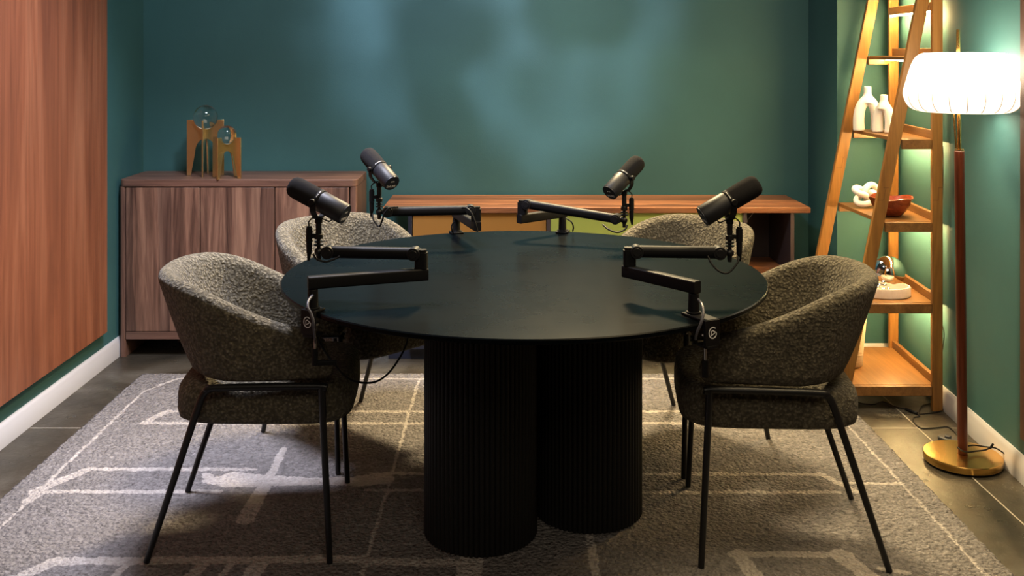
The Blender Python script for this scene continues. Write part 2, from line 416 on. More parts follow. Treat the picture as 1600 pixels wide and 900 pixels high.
# ------------------------------------------------------------------ rug
RX0, RX1, RY0, RY1 = -1.65, 1.42, 2.15, 4.61
def make_rug():
    lines = []      # x0,y0,x1,y1,halfwidth,(halfwidth at end)
    def ln(x0, y0, x1, y1, w=0.012, w2=None): lines.append((x0, y0, x1, y1, w, w if w2 is None else w2))
    # border with clipped corners
    ln(-1.545, 2.2, -1.555, 4.36, 0.006); ln(-1.555, 4.36, -1.46, 4.53, 0.008); ln(-1.46, 4.53, 1.24, 4.53, 0.010)
    ln(1.24, 4.53, 1.335, 4.40, 0.008); ln(1.335, 4.40, 1.34, 2.2, 0.005)
    # rear band
    ln(-1.42, 3.985, -1.37, 4.12, 0.018); ln(-1.37, 4.12, 0.0, 4.11, 0.013); ln(-1.41, 3.985, 0.0, 3.985, 0.013)
    ln(0.0, 4.11, 0.85, 4.12, 0.012); ln(0, 3.985, 0.90, 3.985, 0.012); ln(0.85, 4.12, 0.94, 3.985, 0.018); ln(1.0, 3.985, 1.12, 3.985, 0.012)
    # middle band, left
    ln(-1.46, 3.545, -0.88, 3.545, 0.013); ln(-1.54, 3.365, -0.95, 3.365, 0.014); ln(-1.46, 3.545, -1.56, 3.365, 0.022); ln(-1.54, 3.36, -1.55, 3.3, 0.02)
    ln(-1.03, 3.50, -0.99, 3.44, 0.018)
    for (xa, ya, wa, xb, yb, wb) in ((-1.02, 3.45, .02, -0.93, 3.46, .088), (-0.93, 3.46, .088, -0.84, 3.45, .07), (-0.84, 3.45, .07, -0.62, 3.445, .040), (-0.62, 3.445, .040, -0.50, 3.45, .062),
                                     (-0.50, 3.45, .062, -0.42, 3.46, .06)):
        ln(xa, ya, xb, yb, wa*0.68, wb*0.68)
    ln(-0.46, 3.51, 0.25, 3.51, 0.010); ln(-0.46, 3.375, 0.25, 3.37, 0.010)
    ln(-0.815, 3.73, -0.81, 3.5, 0.013, 0.016); ln(-0.81, 3.42, -0.812, 3.16, 0.022, 0.03)
    # middle band, right
    ln(0.25, 3.505, 1.09, 3.505, 0.012); ln(0.25, 3.36, 1.10, 3.36, 0.012); ln(1.09, 3.505, 1.16, 3.36, 0.014); ln(1.13, 3.43, 1.34, 3.43, 0.009)
    # long lines
    ln(-0.385, 4.53, -0.405, 2.2, 0.006); ln(0.245, 4.5, 0.255, 2.2, 0.012)
    # front bands
    ln(-1.29, 2.905, -0.41, 2.915, 0.022); ln(-1.29, 2.905, -1.40, 2.74, 0.022); ln(-1.07, 2.90, -1.12, 2.70, 0.013)
    ln(-0.86, 2.90, -0.90, 2.6, 0.020); ln(-0.78, 2.90, -0.82, 2.6, 0.012); ln(-0.70, 2.90, -0.74, 2.6, 0.026)
    ln(-0.41, 2.905, -0.12, 2.89, 0.022); ln(-0.10, 2.905, -0.10, 2.6, 0.036)
    ln(0.66, 2.945, 0.98, 2.945, 0.018); ln(0.68, 2.945, 0.71, 2.6, 0.026); ln(0.97, 2.945, 1.03, 2.75, 0.032); ln(1.06, 2.86, 1.12, 2.84, 0.014)
    step = 0.0085
    nx = int((RX1-RX0)/step); ny = int((RY1-RY0)/step)
    import numpy as np
    xs = np.linspace(RX0, RX1, nx+1); ys = np.linspace(RY0, RY1, ny+1)
    X, Y = np.meshgrid(xs, ys)
    rng = np.random.RandomState(3)
    def smooth_noise(cell):
        a = rng.rand(int((RY1-RY0)/cell)+3, int((RX1-RX0)/cell)+3)
        u = (X-RX0)/cell; w = (Y-RY0)/cell; i = u.astype(int); j = w.astype(int); fu = u-i; fw = w-j
        fu = fu*fu*(3-2*fu); fw = fw*fw*(3-2*fw)
        return (a[j, i]*(1-fu)+a[j, i+1]*fu)*(1-fw)+(a[j+1, i]*(1-fu)+a[j+1, i+1]*fu)*fw
    wx = (smooth_noise(0.04)-0.5)*0.006; wy = (smooth_noise(0.04)-0.5)*0.006
    mask = np.zeros_like(X)
    for x0, y0, x1, y1, w0, w1 in lines:
        dx, dy = x1-x0, y1-y0; l2 = dx*dx+dy*dy
        t = np.clip(((X+wx-x0)*dx+(Y+wy-y0)*dy)/l2, 0, 1)
        d = np.hypot(X+wx-x0-t*dx, Y+wy-y0-t*dy); w = w0+(w1-w0)*t
        mask = np.maximum(mask, np.clip(0.5+(w-d)/0.012, 0, 1))
    Z = (rng.rand(*X.shape)-0.5)*0.0035-0.001 + (smooth_noise(0.03)-0.5)*0.002 - mask*0.0012
    edge = np.minimum(np.minimum(X-RX0, RX1-X), np.minimum(Y-RY0, RY1-Y))
    Z -= np.clip(1-edge/0.015, 0, 1)*0.004
    ex = (rng.rand(*X.shape)-0.5)*0.006
    n = (nx+1)*(ny+1)
    V = np.stack([X+ex, Y+(rng.rand(*X.shape)-0.5)*0.006, Z], -1).reshape(-1, 3)
    idx = np.arange(n).reshape(ny+1, nx+1)
    fc = np.stack([idx[:-1, :-1], idx[:-1, 1:], idx[1:, 1:], idx[1:, :-1]], -1).reshape(-1, 4)
    # skirt down to the floor
    ring = list(idx[0, :])+list(idx[1:, -1])+list(idx[-1, :-1][::-1])+list(idx[1:-1, 0][::-1])
    skv = [(V[i][0], V[i][1], FZ+0.0005) for i in ring]
    vv = V.tolist()+skv; m = len(ring)
    ff = fc.tolist()+[[int(ring[k]), int(n+k), int(n+(k+1) % m), int(ring[(k+1) % m])] for k in range(m)]
    me = bpy.data.meshes.new('rug'); me.from_pydata(vv, [], ff); me.update()
    me.polygons.foreach_set('use_smooth', [True]*len(me.polygons))
    a = me.attributes.new('line', 'FLOAT', 'POINT')
    a.data.foreach_set('value', mask.reshape(-1).tolist()+[0.0]*m)
    me.materials.append(M_rug)
    o = bpy.data.objects.new('area_rug', me); COL.objects.link(o)
    tag(o, 'grey wool area rug with cream geometric lines under the round table', 'rug')
make_rug()

# ------------------------------------------------------------------ sideboard
SBX0, SBX1, SBY0, SBY1 = -1.853, -0.711, 4.865, 5.215
sb = thing('sideboard', 'walnut sideboard with three plain doors in the back left corner', 'sideboard', (SBX0, SBY0, FZ))
w = SBX1-SBX0; d = SBY1-SBY0
ZS = 0.853
link('top', G().prism(rrect(0, 0, w, d, 0.03), 0.818, ZS), M_walnut_h, sb, bevel=0.003)
for x0, x1, sx in ((0.002, 0.030, 0), (w-0.036, w-0.002, 1)):
    poly = rrect(x0, 0.003, x1, d-0.002, 0.012)
    link('side_panel', G().prism(poly, 0, 0.8175), M_walnut_v, sb, bevel=0.001)
link('bottom_rail', G().box((0.031, 0.006, 0.085), (w-0.037, 0.03, 0.121)), M_walnut_h, sb, bevel=0.001)
link('bottom_panel', G().box((0.031, 0.031, 0.10), (w-0.037, d-0.012, 0.121)), M_walnut_h, sb)
link('back_panel', G().box((0.031, d-0.011, 0.09), (w-0.037, d-0.003, 0.817)), M_dark, sb)
g = G()
for x in (0.031+0.358, 0.031+0.717): g.box((x-0.009, 0.03, 0.122), (x+0.009, d-0.013, 0.816))
link('divider', g, M_walnut_v, sb)
xs = [0.0295, 0.387, 0.746, 1.1045]
for i in range(3):
    link('door', G().box((xs[i]+0.0025, 0.004, 0.124), (xs[i+1]-0.0025, 0.022, 0.813)), M_walnut, sb, bevel=0.0015)
link('centre_leg', G().box((0.20, d-0.09, 0), (0.225, d-0.065, 0.099)), mat('raw_wood', (0.20, 0.14, 0.09), 0.6), sb)

# brass sculptures with glass balls
def sculpture(name, label, loc, rz, W_, H_, rb, groupname):
    t = thing(name, label, 'sculpture', loc, rz, None)
    def plate(wd):
        hw = wd/2; P = []
        legw = 0.20*wd; aw = 0.5*wd-legw
        z_a = 0.66*H_ ; r = rb*0.93
        # outline: outer left leg bottom, up, cradle arc for the ball, down right side, leg, arch
        P += [(-hw, 0), (-hw, H_)]
        zb = H_+rb*0.15
        x_c = math.sqrt(max(r*r-(zb-H_)**2, 1e-6))
        for k in range(13):
            a = PI+math.asin((zb-H_)/r)+(PI-2*math.asin((zb-H_)/r))*k/12
            P.append((r*math.cos(a), zb+r*math.sin(a)))
        P += [(hw, H_), (hw, 0), (hw-legw*0.55, 0)]
        for k in range(15):
            a = PI*k/14
            P.append((aw*math.cos(a)*0.92, 0.42*H_+(z_a-0.42*H_)*math.sin(a)))
        P += [(-hw+legw*0.55, 0)]
        return P, zb
    for k, wd in enumerate((W_, W_*0.9)):
        P, zb = plate(wd)
        g = G(); th = 0.0035
        M = Matrix.Rotation(PI/2*k, 4, 'Z') @ Matrix.Rotation(PI/2, 4, 'X')
        g.prism(P, -th, th, M)
        link('brass_plate', g, M_brass2, t, bevel=0.0006)
    link('glass_ball', G().sphere((0, 0, zb+0.003), rb, 40, 24), M_glass, t, smooth=80)
    return t
sculpture('brass_sculpture', 'taller brass arch stand holding a glass ball on the sideboard', (-1.487, 5.03, FZ+ZS+0.001), math.radians(6), 0.180, 0.275, 0.060, None)
sculpture('brass_sculpture', 'shorter brass arch stand holding a glass ball on the sideboard', (-1.352, 4.925, FZ+ZS+0.001), math.radians(-22), 0.165, 0.198, 0.046, None)

# ------------------------------------------------------------------ console
cs = thing('console', 'low wood topped console with amber and yellow green panels along the back wall', 'console', (0, 4.79, FZ))
CZ = 0.730
link('top', G().box((-0.58, 0, CZ-0.026), (1.44, 0.43, CZ)), M_console, cs, bevel=0.002)
link('base', G().box((-0.56, 0.055, 0), (1.375, 0.42, 0.055)), M_navy, cs, bevel=0.002)
link('bottom_panel', G().box((-0.46, 0.02, 0.056), (1.375, 0.42, 0.074)), M_navy, cs)
for x in (-0.452, 0.203, 1.133, 1.357):
    link('upright', G().box((x-0.009, 0.012, 0.075), (x+0.009, 0.41, CZ-0.027)), M_navy if x < 0 else M_plum, cs, bevel=0.001)
link('door', G().box((-0.440, 0.02, 0.078), (0.192, 0.036, CZ-0.029)), M_amber, cs, bevel=0.001)
o = link('door', G().box((0.214, 0.02, 0.078), (1.122, 0.036, CZ-0.029)), M_lime, cs, bevel=0.001); o['label'] = 'yellow green door'
link('back_panel', G().box((-0.44, 0.402, 0.076), (1.347, 0.409, CZ-0.028)), M_plum, cs)
o = link('shelf', G().box((1.143, 0.02, 0.40), (1.347, 0.400, 0.418)), M_console, cs, bevel=0.001); o['label'] = 'reddish brown inner shelf'
g = G().tube(cat([(1.24, 0.30, CZ-0.028), (1.238, 0.27, CZ-0.06), (1.20, 0.24, CZ-0.10), (1.185, 0.22, CZ-0.135)]), 0.0015, 6)
g.cyl((1.185, 0.22, CZ-0.135), (1.18, 0.218, CZ-0.155), 0.005)
o = link('cable_end', g, M_print, cs); o['label'] = 'thin white cable end'

# ------------------------------------------------------------------ round table
TC = Vector((0.057, 3.25, 0)); TR = 0.76; TZ = 0.75
tb = thing('round_table', 'large round black table on three reeded drum legs', 'table', TC)
prof = [(0.0001, TZ-0.034), (0.66, TZ-0.034), (0.735, TZ-0.020), (0.755, TZ-0.016), (TR, TZ-0.012), (TR, TZ-0.003), (TR-0.003, TZ), (0.0001, TZ)]
link('tabletop', G().lathe(prof, n=160), M_table, tb, smooth=30)
for cx, cy in ((-0.076, 3.09), (0.262, 3.232), (-0.022, 3.442)):
    NR = 68; K = 8; n = NR*K; vs = []
    for z in (0.002, TZ-0.035):
        for k in range(n):
            a = 2*PI*k/n; r = 0.1655+0.0062*abs(math.sin(NR*a/2))**0.7
            vs.append((cx-TC.x+r*math.cos(a), cy-TC.y+r*math.sin(a), z))
    g = G().add(vs, [(k, (k+1) % n, n+(k+1) % n, n+k) for k in range(n)]+[tuple(reversed(range(n))), tuple(range(n, 2*n))])
    link('reeded_leg', g, M_drum, tb, smooth=50)

# ------------------------------------------------------------------ chairs
def smoothstep(a, b, x):
    t = min(max((x-a)/(b-a), 0), 1); return t*t*(3-2*t)
def make_chair(label, loc, rz, group):
    t = thing('dining_chair', label, 'chair', loc, rz, group)
    # shell, sections swept around a U from one arm tip round the back to the other
    NS = 72; g = G(); ZB = 0.512; sect = []
    XF = 0.262
    def plan(s, u):
        """s in [-1,1]; u 0 bottom .. 1 top: point and outward normal"""
        c = 0.02-0.02*u; a = (0.190+0.102*u); bb = 0.262+0.038*u
        arc = 0.62
        if abs(s) <= arc:
            th = s/arc*PI/2; e = 0.92
            cx = math.copysign(abs(math.cos(th))**e, math.cos(th)); sy = math.copysign(abs(math.sin(th))**e, math.sin(th))
            return Vector((c-a*cx, bb*sy, 0)), Vector((-math.cos(th)*bb, math.sin(th)*a, 0)).normalized()
        q = (abs(s)-arc)/(1-arc); sg = 1 if s > 0 else -1
        return Vector((c+(XF-c)*q, sg*(bb-0.030*q*q*u-0.008*q*q), 0)), Vector((0.10*q, sg, 0)).normalized()
    for i in range(NS+1):
        s = -1+2*i/NS
        s = math.copysign(1-(1-abs(s))**1.0, s)
        P0, _ = plan(s, 1.0)
        x = P0.x
        zt = 0.804-0.137*smoothstep(-0.27, 0.24, x) - 0.012*smoothstep(-.1, .3, x)
        # rounded arm tip
        e = max(0.0, (x-(XF-0.085))/0.085); e = min(e, 1)
        zt -= 0.085*(1-math.sqrt(max(1-e*e, 0)))
        zb = ZB+0.02*(1-math.sqrt(max(1-max(0, (x-(XF-0.02))/0.02)**2, 0)))
        tip = min(1, (1-abs(s))/0.035); tk = 0.058*(0.25+0.75*math.sqrt(max(0, 1-(1-tip)**2)))
        loop = []
        H = zt-zb
        def pt(off, z):
            u = (z-ZB)/(0.82-ZB); u = max(0, min(1.05, u)); uu = u**0.8
            p, n = plan(s, uu); p = p-n*off; return (p.x, p.y, z)
        r = tk/2
        NZ = 9
        for k in range(NZ+1): loop.append(pt(0, zb+r*0.5+(H-r*1.5)*k/NZ))            # outer, going up
        for k in range(1, 8): 
            a = PI*k/8; loop.append(pt(r-r*math.cos(a), zt-r+r*math.sin(a)))
        for k in range(NZ+1): loop.append(pt(tk, zt-r-(H-r*1.5)*k/NZ))
        for k in range(1, 4):
            a = PI*k/4; loop.append(pt(r+r*math.cos(a), zb+r*0.5-r*0.5*math.sin(a)))
        sect.append(loop)
    m = len(sect[0]); vs = [p for l in sect for p in l]
    fs = []
    for i in range(NS):
        for k in range(m): fs.append((i*m+k, i*m+(k+1) % m, (i+1)*m+(k+1) % m, (i+1)*m+k))
    # closed tips
    for base, last in ((0, False), (NS*m, True)):
        c = sum((Vector(p) for p in vs[base:base+m]), Vector())/m+Vector((0.006, 0, 0)); vs.append(tuple(c)); ci = len(vs)-1
        for k in range(m): fs.append((base+k, base+(k+1) % m, ci) if not last else (base+(k+1) % m, base+k, ci))
    g.add(vs, fs)
    link('back_shell', g, M_boucle, t, smooth=180)
    # seat cushion: rounded slab, wider at the front
    g = G(); zs = [(0.372, 0.80), (0.376, 0.93), (0.386, 0.985), (0.405, 1.0), (0.445, 1.0), (0.466, 0.985), (0.480, 0.95), (0.489, 0.88), (0.494, 0.75), (0.499, 0.5), (0.501, 0.25)]
    n = 72; vs = []
    for z, k in zs:
        for i in range(n):
            a = 2*PI*i/n; ca, sa = math.cos(a), math.sin(a); e = 0.42
            px = math.copysign(abs(ca)**e, ca); py = math.copysign(abs(sa)**e, sa)
            fr = 0.5+0.5*px
            ins = (1-k)*0.27
            X = 0.055+px*(0.262-ins) ; Y = py*((0.218+0.022*fr)-ins)*(1-0.05*(1-fr))
            vs.append((X, Y, z + (0.014*fr if z > 0.46 else 0)))
    fs = []
    for j in range(len(zs)-1):
        for i in range(n): fs.append((j*n+i, j*n+(i+1) % n, (j+1)*n+(i+1) % n, (j+1)*n+i))
    fs += [tuple(reversed(range(n))), tuple((len(zs)-1)*n+i for i in range(n))]
    g.add(vs, fs); link('seat', g, M_boucle, t, smooth=180)
    # steel frame: side rail under each arm, legs
    R = 0.0105
    for sgn in (1, -1):
        pr = [(-0.085, sgn*0.252, 0.492), (-0.06, sgn*0.254, 0.500), (0.225, sgn*0.264, 0.502), (0.238, sgn*0.2645, 0.494)]
        link('frame_rail', G().tube(cat(pr, 6), R, 12), M_blackm, t, smooth=60)
        bl = [(-0.078, sgn*0.2515, 0.496), (-0.098, sgn*0.2505, 0.482), (-0.122, sgn*0.248, 0.42), (-0.262, sgn*0.234, 0.001)]
        pts = cat(bl[:3], 6)+[Vector(bl[3])]
        link('leg', G().tube(pts, [R]*(len(pts)-1)+[0.009], 12), M_blackm, t, smooth=60)
        fl = [(0.236, sgn*0.2645, 0.505), (0.2375, sgn*0.2648, 0.47), (0.260, sgn*0.270, 0.001)]
        link('leg', G().tube(fl, [R, R, 0.009], 12), M_blackm, t, smooth=60)
    for x in (-0.125, 0.238):
        yy = 0.246 if x < 0 else 0.263
        link('under_seat_bar', G().tube([(x, -yy, 0.41), (x, yy, 0.41)], 0.008, 10), M_blackm, t, smooth=60)
    return t
def face(a, b): return math.atan2(b[1], b[0]) if False else 0
c1 = make_chair('olive boucle armchair at the front left of the table', (-0.777, 3.144, 0), math.atan2(0.062, 0.998), None)
dup(c1, (0.840, 3.103, 0), math.atan2(0.11, -0.994), 'olive boucle armchair at the front right of the table')
dup(c1, (-0.578, 3.878, 0), math.atan2(-0.694, 0.72), 'olive boucle armchair at the back left, in front of the walnut sideboard')
dup(c1, (0.638, 3.838, 0), math.atan2(-0.632, -0.774), 'olive boucle armchair at the back right, in front of the console')

# ------------------------------------------------------------------ microphone boom arms
def bar(g, p0, p1, wdt, h, round_=0.3):
    """horizontal-ish bar with rounded rectangular section, centreline p0-p1"""
    p0 = Vector(p0); p1 = Vector(p1); d = (p1-p0); l = d.length; d.normalize()
    side = d.cross(Vector((0, 0, 1))).normalized(); up = side.cross(d)
    M = Matrix((( *[side[0], up[0], d[0]], p0[0]), (*[side[1], up[1], d[1]], p0[1]), (*[side[2], up[2], d[2]], p0[2]), (0, 0, 0, 1)))
    g.prism(rrect(-wdt/2, -h/2, wdt/2, h/2, min(wdt, h)*round_, 5), 0, l, M)
def boom(label, post, out, elbow, tip, tipz, elz=0.886, mono=True):
    """post: xy on the table, out: outward direction, elbow: xy, tip: xy"""
    t = thing('microphone_boom_arm', label, 'microphone arm', (post[0], post[1], TZ))
    O = Vector((post[0], post[1], TZ)); o2 = Vector((out[0], out[1], 0)).normalized(); sd = Vector((-o2.y, o2.x, 0))
    A = Matrix(((o2.x, sd.x, 0, 0), (o2.y, sd.y, 0, 0), (0, 0, 1, 0), (0, 0, 0, 1)))
    cen = Vector((TC.x, TC.y, 0)); P = Vector((post[0], post[1], 0))
    # distance from the post to the table edge along out
    edge = 0
    for lat in (-0.025, 0, 0.025):
        k = (P+sd*lat-cen); bq = k.dot(o2); edge = max(edge, -bq+math.sqrt(bq*bq-(k.length_squared-TR*TR))+0.002)
    g = G(); g.box((-0.024, -0.024, 0.0006), (edge+0.008, 0.024, 0.007), A)
    g.box((edge, -0.024, -0.060), (edge+0.009, 0.024, 0.007), A)
    g.box((edge-0.036, -0.018, -0.068), (edge+0.009, 0.018, -0.060), A)
    link('clamp', g, M_black, t, bevel=0.0015)
    g = G(); sp = A @ Vector((edge-0.022, 0, 0)); g.cyl(sp+Vector((0, 0, -0.115)), sp+Vector((0, 0, -0.036)), 0.0035)
    g.cyl(sp+Vector((0, 0, -0.040)), sp+Vector((0, 0, -0.035)), 0.011)
    cs_ = link('clamp_screw', g, M_steel, t)
    g = G(); g.cyl(sp+Vector((0, 0, -0.150)), sp+Vector((0, 0, -0.105)), 0.009, 0.008)
    hd = A @ Vector((-0.05, 0.035, 0)); bar(g, sp+Vector((0, 0, -0.145)), sp+hd+Vector((0, 0, -0.150)), 0.012, 0.014)
    link('clamp_handle', g, M_black, t, bevel=0.001)
    if mono:
        g = G(); R1 = 0.0125; zc = -0.026
        Mx = A @ Matrix.Translation((edge+0.0092, 0, zc)) @ Matrix(((0, 0, 1, 0), (1, 0, 0, 0), (0, 1, 0, 0), (0, 0, 0, 1)))
        def stroke(pts, wd=0.0026):
            L_ = []; R_ = []
            for i, p in enumerate(pts):
                a = Vector(pts[max(i-1, 0)]); b_ = Vector(pts[min(i+1, len(pts)-1)]); d_ = (b_-a).normalized(); nn = Vector((-d_.y, d_.x))
                L_.append(Vector(p)+nn*wd/2); R_.append(Vector(p)-nn*wd/2)
            for i in range(len(pts)-1):
                g.prism([tuple(R_[i]), tuple(R_[i+1]), tuple(L_[i+1]), tuple(L_[i])], 0, 0.0005, Mx)
        arc = [(R1*math.cos(a), R1*1.12*math.sin(a)) for a in [math.radians(48+ (332-48)*i/30) for i in range(31)]]
        stroke(arc); stroke([arc[-1], (R1*0.95, 0.0005), (-0.004, 0.0065)][0:1]+[(R1*0.93, -0.0015), (0.0, 0.0062)])
        stroke([(0.0, 0.0062), (-0.0052, 0.0062*0.6), (-0.0052, -0.0072), (0.006, -0.001)])
        link('logo', g, M_print, t)
    # post
    g = G(); g.cyl((0, 0, 0.0072), (0, 0, 0.012), 0.020); g.cyl((0, 0, 0.012), (0, 0, 0.060), 0.0155, 0.0140)
    link('post', g, M_black, t, bevel=0.001)
    E = Vector((elbow[0]-O.x, elbow[1]-O.y, 0)); Lz = 0.078
    ed = E.normalized()
    g = G(); bar(g, -ed*0.014+Vector((0, 0, Lz)), E+ed*0.016+Vector((0, 0, Lz)), 0.028, 0.034, 0.18)
    link('lower_arm', g, M_black, t, bevel=0.0015)
    # elbow upright
    T = Vector((tip[0]-O.x, tip[1]-O.y, tipz-TZ)); J = Vector((E.x, E.y, elz-TZ)); ud = (T-J).normalized(); uh = Vector((ud.x, ud.y, 0)).normalized()
    us = Vector((-uh.y, uh.x, 0))
    # the upright stands behind the upper arm's end
    g = G(); Eu = E-uh*0.0
    MU = Matrix.Translation(E) @ Matrix(((uh.x, us.x, 0, 0), (uh.y, us.y, 0, 0), (0, 0, 1, 0), (0, 0, 0, 1)))
    g.prism(rrect(-0.016, -0.014, 0.020, 0.014, 0.008, 5), Lz+0.0172, elz-TZ+0.004, MU)
    g.prism(rrect(-0.013, -0.011, 0.016, 0.011, 0.008, 5), elz-TZ+0.004, elz-TZ+0.012, MU)
    link('elbow', g, M_black, t)
    J2 = J+ud*0.022
    g = G(); bar(g, J2+ud*0.004, T-ud*0.028, 0.030, 0.034, 0.42)
    link('upper_arm', g, M_black, t, bevel=0.001)
    for q in (J2, T-ud*0.030):
        g = G().cyl(q-us*0.019, q+us*0.019, 0.0185); g.cyl(q-us*0.0205, q+us*0.0205, 0.012)
        link('joint_disc', g, M_blackm, t, bevel=0.001)
    g = G(); bar(g, T-ud*0.024, T+ud*0.004, 0.016, 0.018, 0.3); g.sphere(T, 0.0125, 20, 12); g.cyl(T-Vector((0, 0, 0.026)), T-Vector((0, 0, 0.006)), 0.006, 0.0075)
    link('head_mount', g, M_blackm, t)
    g = G().cyl(T+Vector((0, 0, 0.008)), T+Vector((0, 0, 0.036)), 0.0055)
    for z, r in ((0.018, 0.0135), (0.027, 0.0125)): g.cyl(T+Vector((0, 0, z)), T+Vector((0, 0, z+0.0035)), r)
    link('thread_stud', g, M_blackm, t)
    return t

def mic(label, base, pivz, dirv, side, group='dynamic microphones on boom arms'):
    """base: top of the thread stud (x,y,z); dirv: where the foam points; side: +-1 where the plug hangs (image left/right)"""
    t = thing('microphone', label, 'microphone', base)
    d = Vector(dirv).normalized(); h = pivz-base[2]
    C = Vector((0, 0, h))
    q = d.to_track_quat('Z', 'Y').to_matrix().to_4x4(); M = Matrix.Translation(C) @ q
    # body from -0.092 (cap) to 0.005, band, foam to 0.098
    body = [(0.0295, -0.090), (0.0305, -0.088), (0.0305, -0.010), (0.0285, -0.006), (0.0285, 0.004)]
    link('body', G().lathe(body, M, 40), M_grey_mic, t, smooth=50)
    link('end_cap', G().lathe([(0.0290, -0.0925), (0.0290, -0.0903)], M, 40), M_navy, t)
    link('band', G().lathe([(0.0312, -0.0065), (0.0318, -0.005), (0.0318, 0.003), (0.0308, 0.0045)], M, 40), M_band, t)
    fo = [(0.0300, 0.0047), (0.0312, 0.012), (0.0318, 0.05), (0.0312, 0.078), (0.0285, 0.089), (0.023, 0.0955), (0.012, 0.098), (0.001, 0.0985)]
    link('windscreen', G().lathe(fo, M, 40), M_foam, t, smooth=60)
    # yoke
    hz = Vector((-d.y, d.x, 0)).normalized()
    pv = C+d*(-0.001)
    dn = Vector((0, 0, -1))
    pts = [pv+hz*0.0375, pv+hz*0.0385+dn*0.015, pv+hz*0.036+dn*0.028, pv+hz*0.020+dn*0.047, dn*0.053+pv*1.0, pv-hz*0.020+dn*0.047, pv-hz*0.036+dn*0.028, pv-hz*0.0385+dn*0.015, pv-hz*0.0375]
    pts = cat(pts, 4)
    g = G(); fd = d-dn*d.dot(dn); fd = Vector((d.x, d.y, 0)).normalized()
    vs = []
    for i, p in enumerate(pts):
        tt = (pts[min(i+1, len(pts)-1)]-pts[max(i-1, 0)]).normalized(); nn = tt.cross(fd).normalized()
        for a, b_ in ((-1, -1), (1, -1), (1, 1), (-1, 1)): vs.append(p+fd*0.0085*a+nn*0.0017*b_)
    fs = []
    for i in range(len(pts)-1):
        for k in range(4): fs.append((i*4+k, i*4+(k+1) % 4, (i+1)*4+(k+1) % 4, (i+1)*4+k))
    fs += [(3, 2, 1, 0), tuple((len(pts)-1)*4+k for k in range(4))]
    g.add(vs, fs); g.cyl((0, 0, h-0.066), (0, 0, h-0.053), 0.011)
    yk = link('yoke', g, M_black, t)
    for sg in (1, -1):
        g = G().cyl(pv+hz*sg*0.0385, pv+hz*sg*0.0475, 0.0095, 0.0085); g.cyl(pv+hz*sg*0.031, pv+hz*sg*0.0385, 0.004)
        link('yoke_knob', g, M_black, t, bevel=0.001)
    # stem
    g = G().cyl((0, 0, 0.004), (0, 0, h-0.064), 0.0085, 0.0085); g.cyl((0, 0, 0.0), (0, 0, 0.014), 0.012)
    link('stem', g, M_blackm, t, bevel=0.001)
    # plug and pigtail
    sx = side*0.026
    px = Vector((sx, -0.006, 0)); g = G()
    g.cyl(px+Vector((0, 0, h-0.080)), px+Vector((0, 0, h-0.118)), 0.0095); g.cyl(px+Vector((0, 0, h-0.120)), px+Vector((0, 0, h-0.150)), 0.0085, 0.0080)
    g.cyl(px+Vector((0, 0, h-0.150)), px+Vector((side*0.002, 0, h-0.172)), 0.0070, 0.0035)
    g.cyl(px+Vector((0, 0, h-0.081)), px+Vector((0, 0, h-0.074)), 0.0075)
    g.box((min(0, sx), -0.010, h-0.108), (max(0, sx), 0.000, h-0.096))
    link('plug', g, M_black, t, smooth=50)
    b0 = C-d*0.060-hz*0*0.02; un = (dn-d*dn.dot(d)).normalized()
    pg = [b0+un*0.028, b0+un*0.040+d*0.004, b0+un*0.043+d*0.022, Vector((sx*0.2, -0.018, h-0.045)), px+Vector((0, 0, h-0.060)), px+Vector((0, 0, h-0.076))]
    link('pigtail', G().tube(cat(pg, 6), 0.0022, 8), M_rubber, t)
    # printing on the end cap and on the band
    zz = M @ Matrix.Translation((0, 0, -0.0929))
    upw = (Vector((0, 0, 1))-d*d.z).normalized(); fwd = -d; rt = upw.cross(fwd).normalized()
    cpos = C-d*0.0927
    MM = Matrix(((rt.x, upw.x, fwd.x, cpos.x), (rt.y, upw.y, fwd.y, cpos.y), (rt.z, upw.z, fwd.z, cpos.z), (0, 0, 0, 1)))
    text('end_cap_lettering', 'SHURE', 0.0125, M_print, t, MM @ Matrix.Translation((0, -0.014, 0)))
    text('end_cap_lettering', 'SM7B', 0.0065, M_print, t, MM @ Matrix.Translation((0, 0.006, 0)))
    # band text arranged on the top of the ring
    g = G()
    toc = Vector((-C.x-0, -1, 0.55)); top = (Vector((0, -0.75, 0.8))-d*Vector((0, -0.75, 0.8)).dot(d)).normalized(); tn = d.cross(top)
    for k in range(11):
        if k == 5: continue
        a = (k-5)*0.075
        r_ = top*math.cos(a)+tn*math.sin(a); tt = d.cross(r_)
        c0 = C+r_*0.0319-d*0.001
        vs = [c0+tt*u*0.0007+d*v_*0.0013+r_*w_*0.0003 for u in (-1, 1) for v_ in (-1, 1) for w_ in (0, 1)]
        g.add(vs, [(0, 1, 3, 2), (4, 6, 7, 5), (0, 2, 6, 4), (1, 5, 7, 3), (0, 4, 5, 1), (2, 3, 7, 6)])
    link('band_lettering', g, M_print, t)
    return t

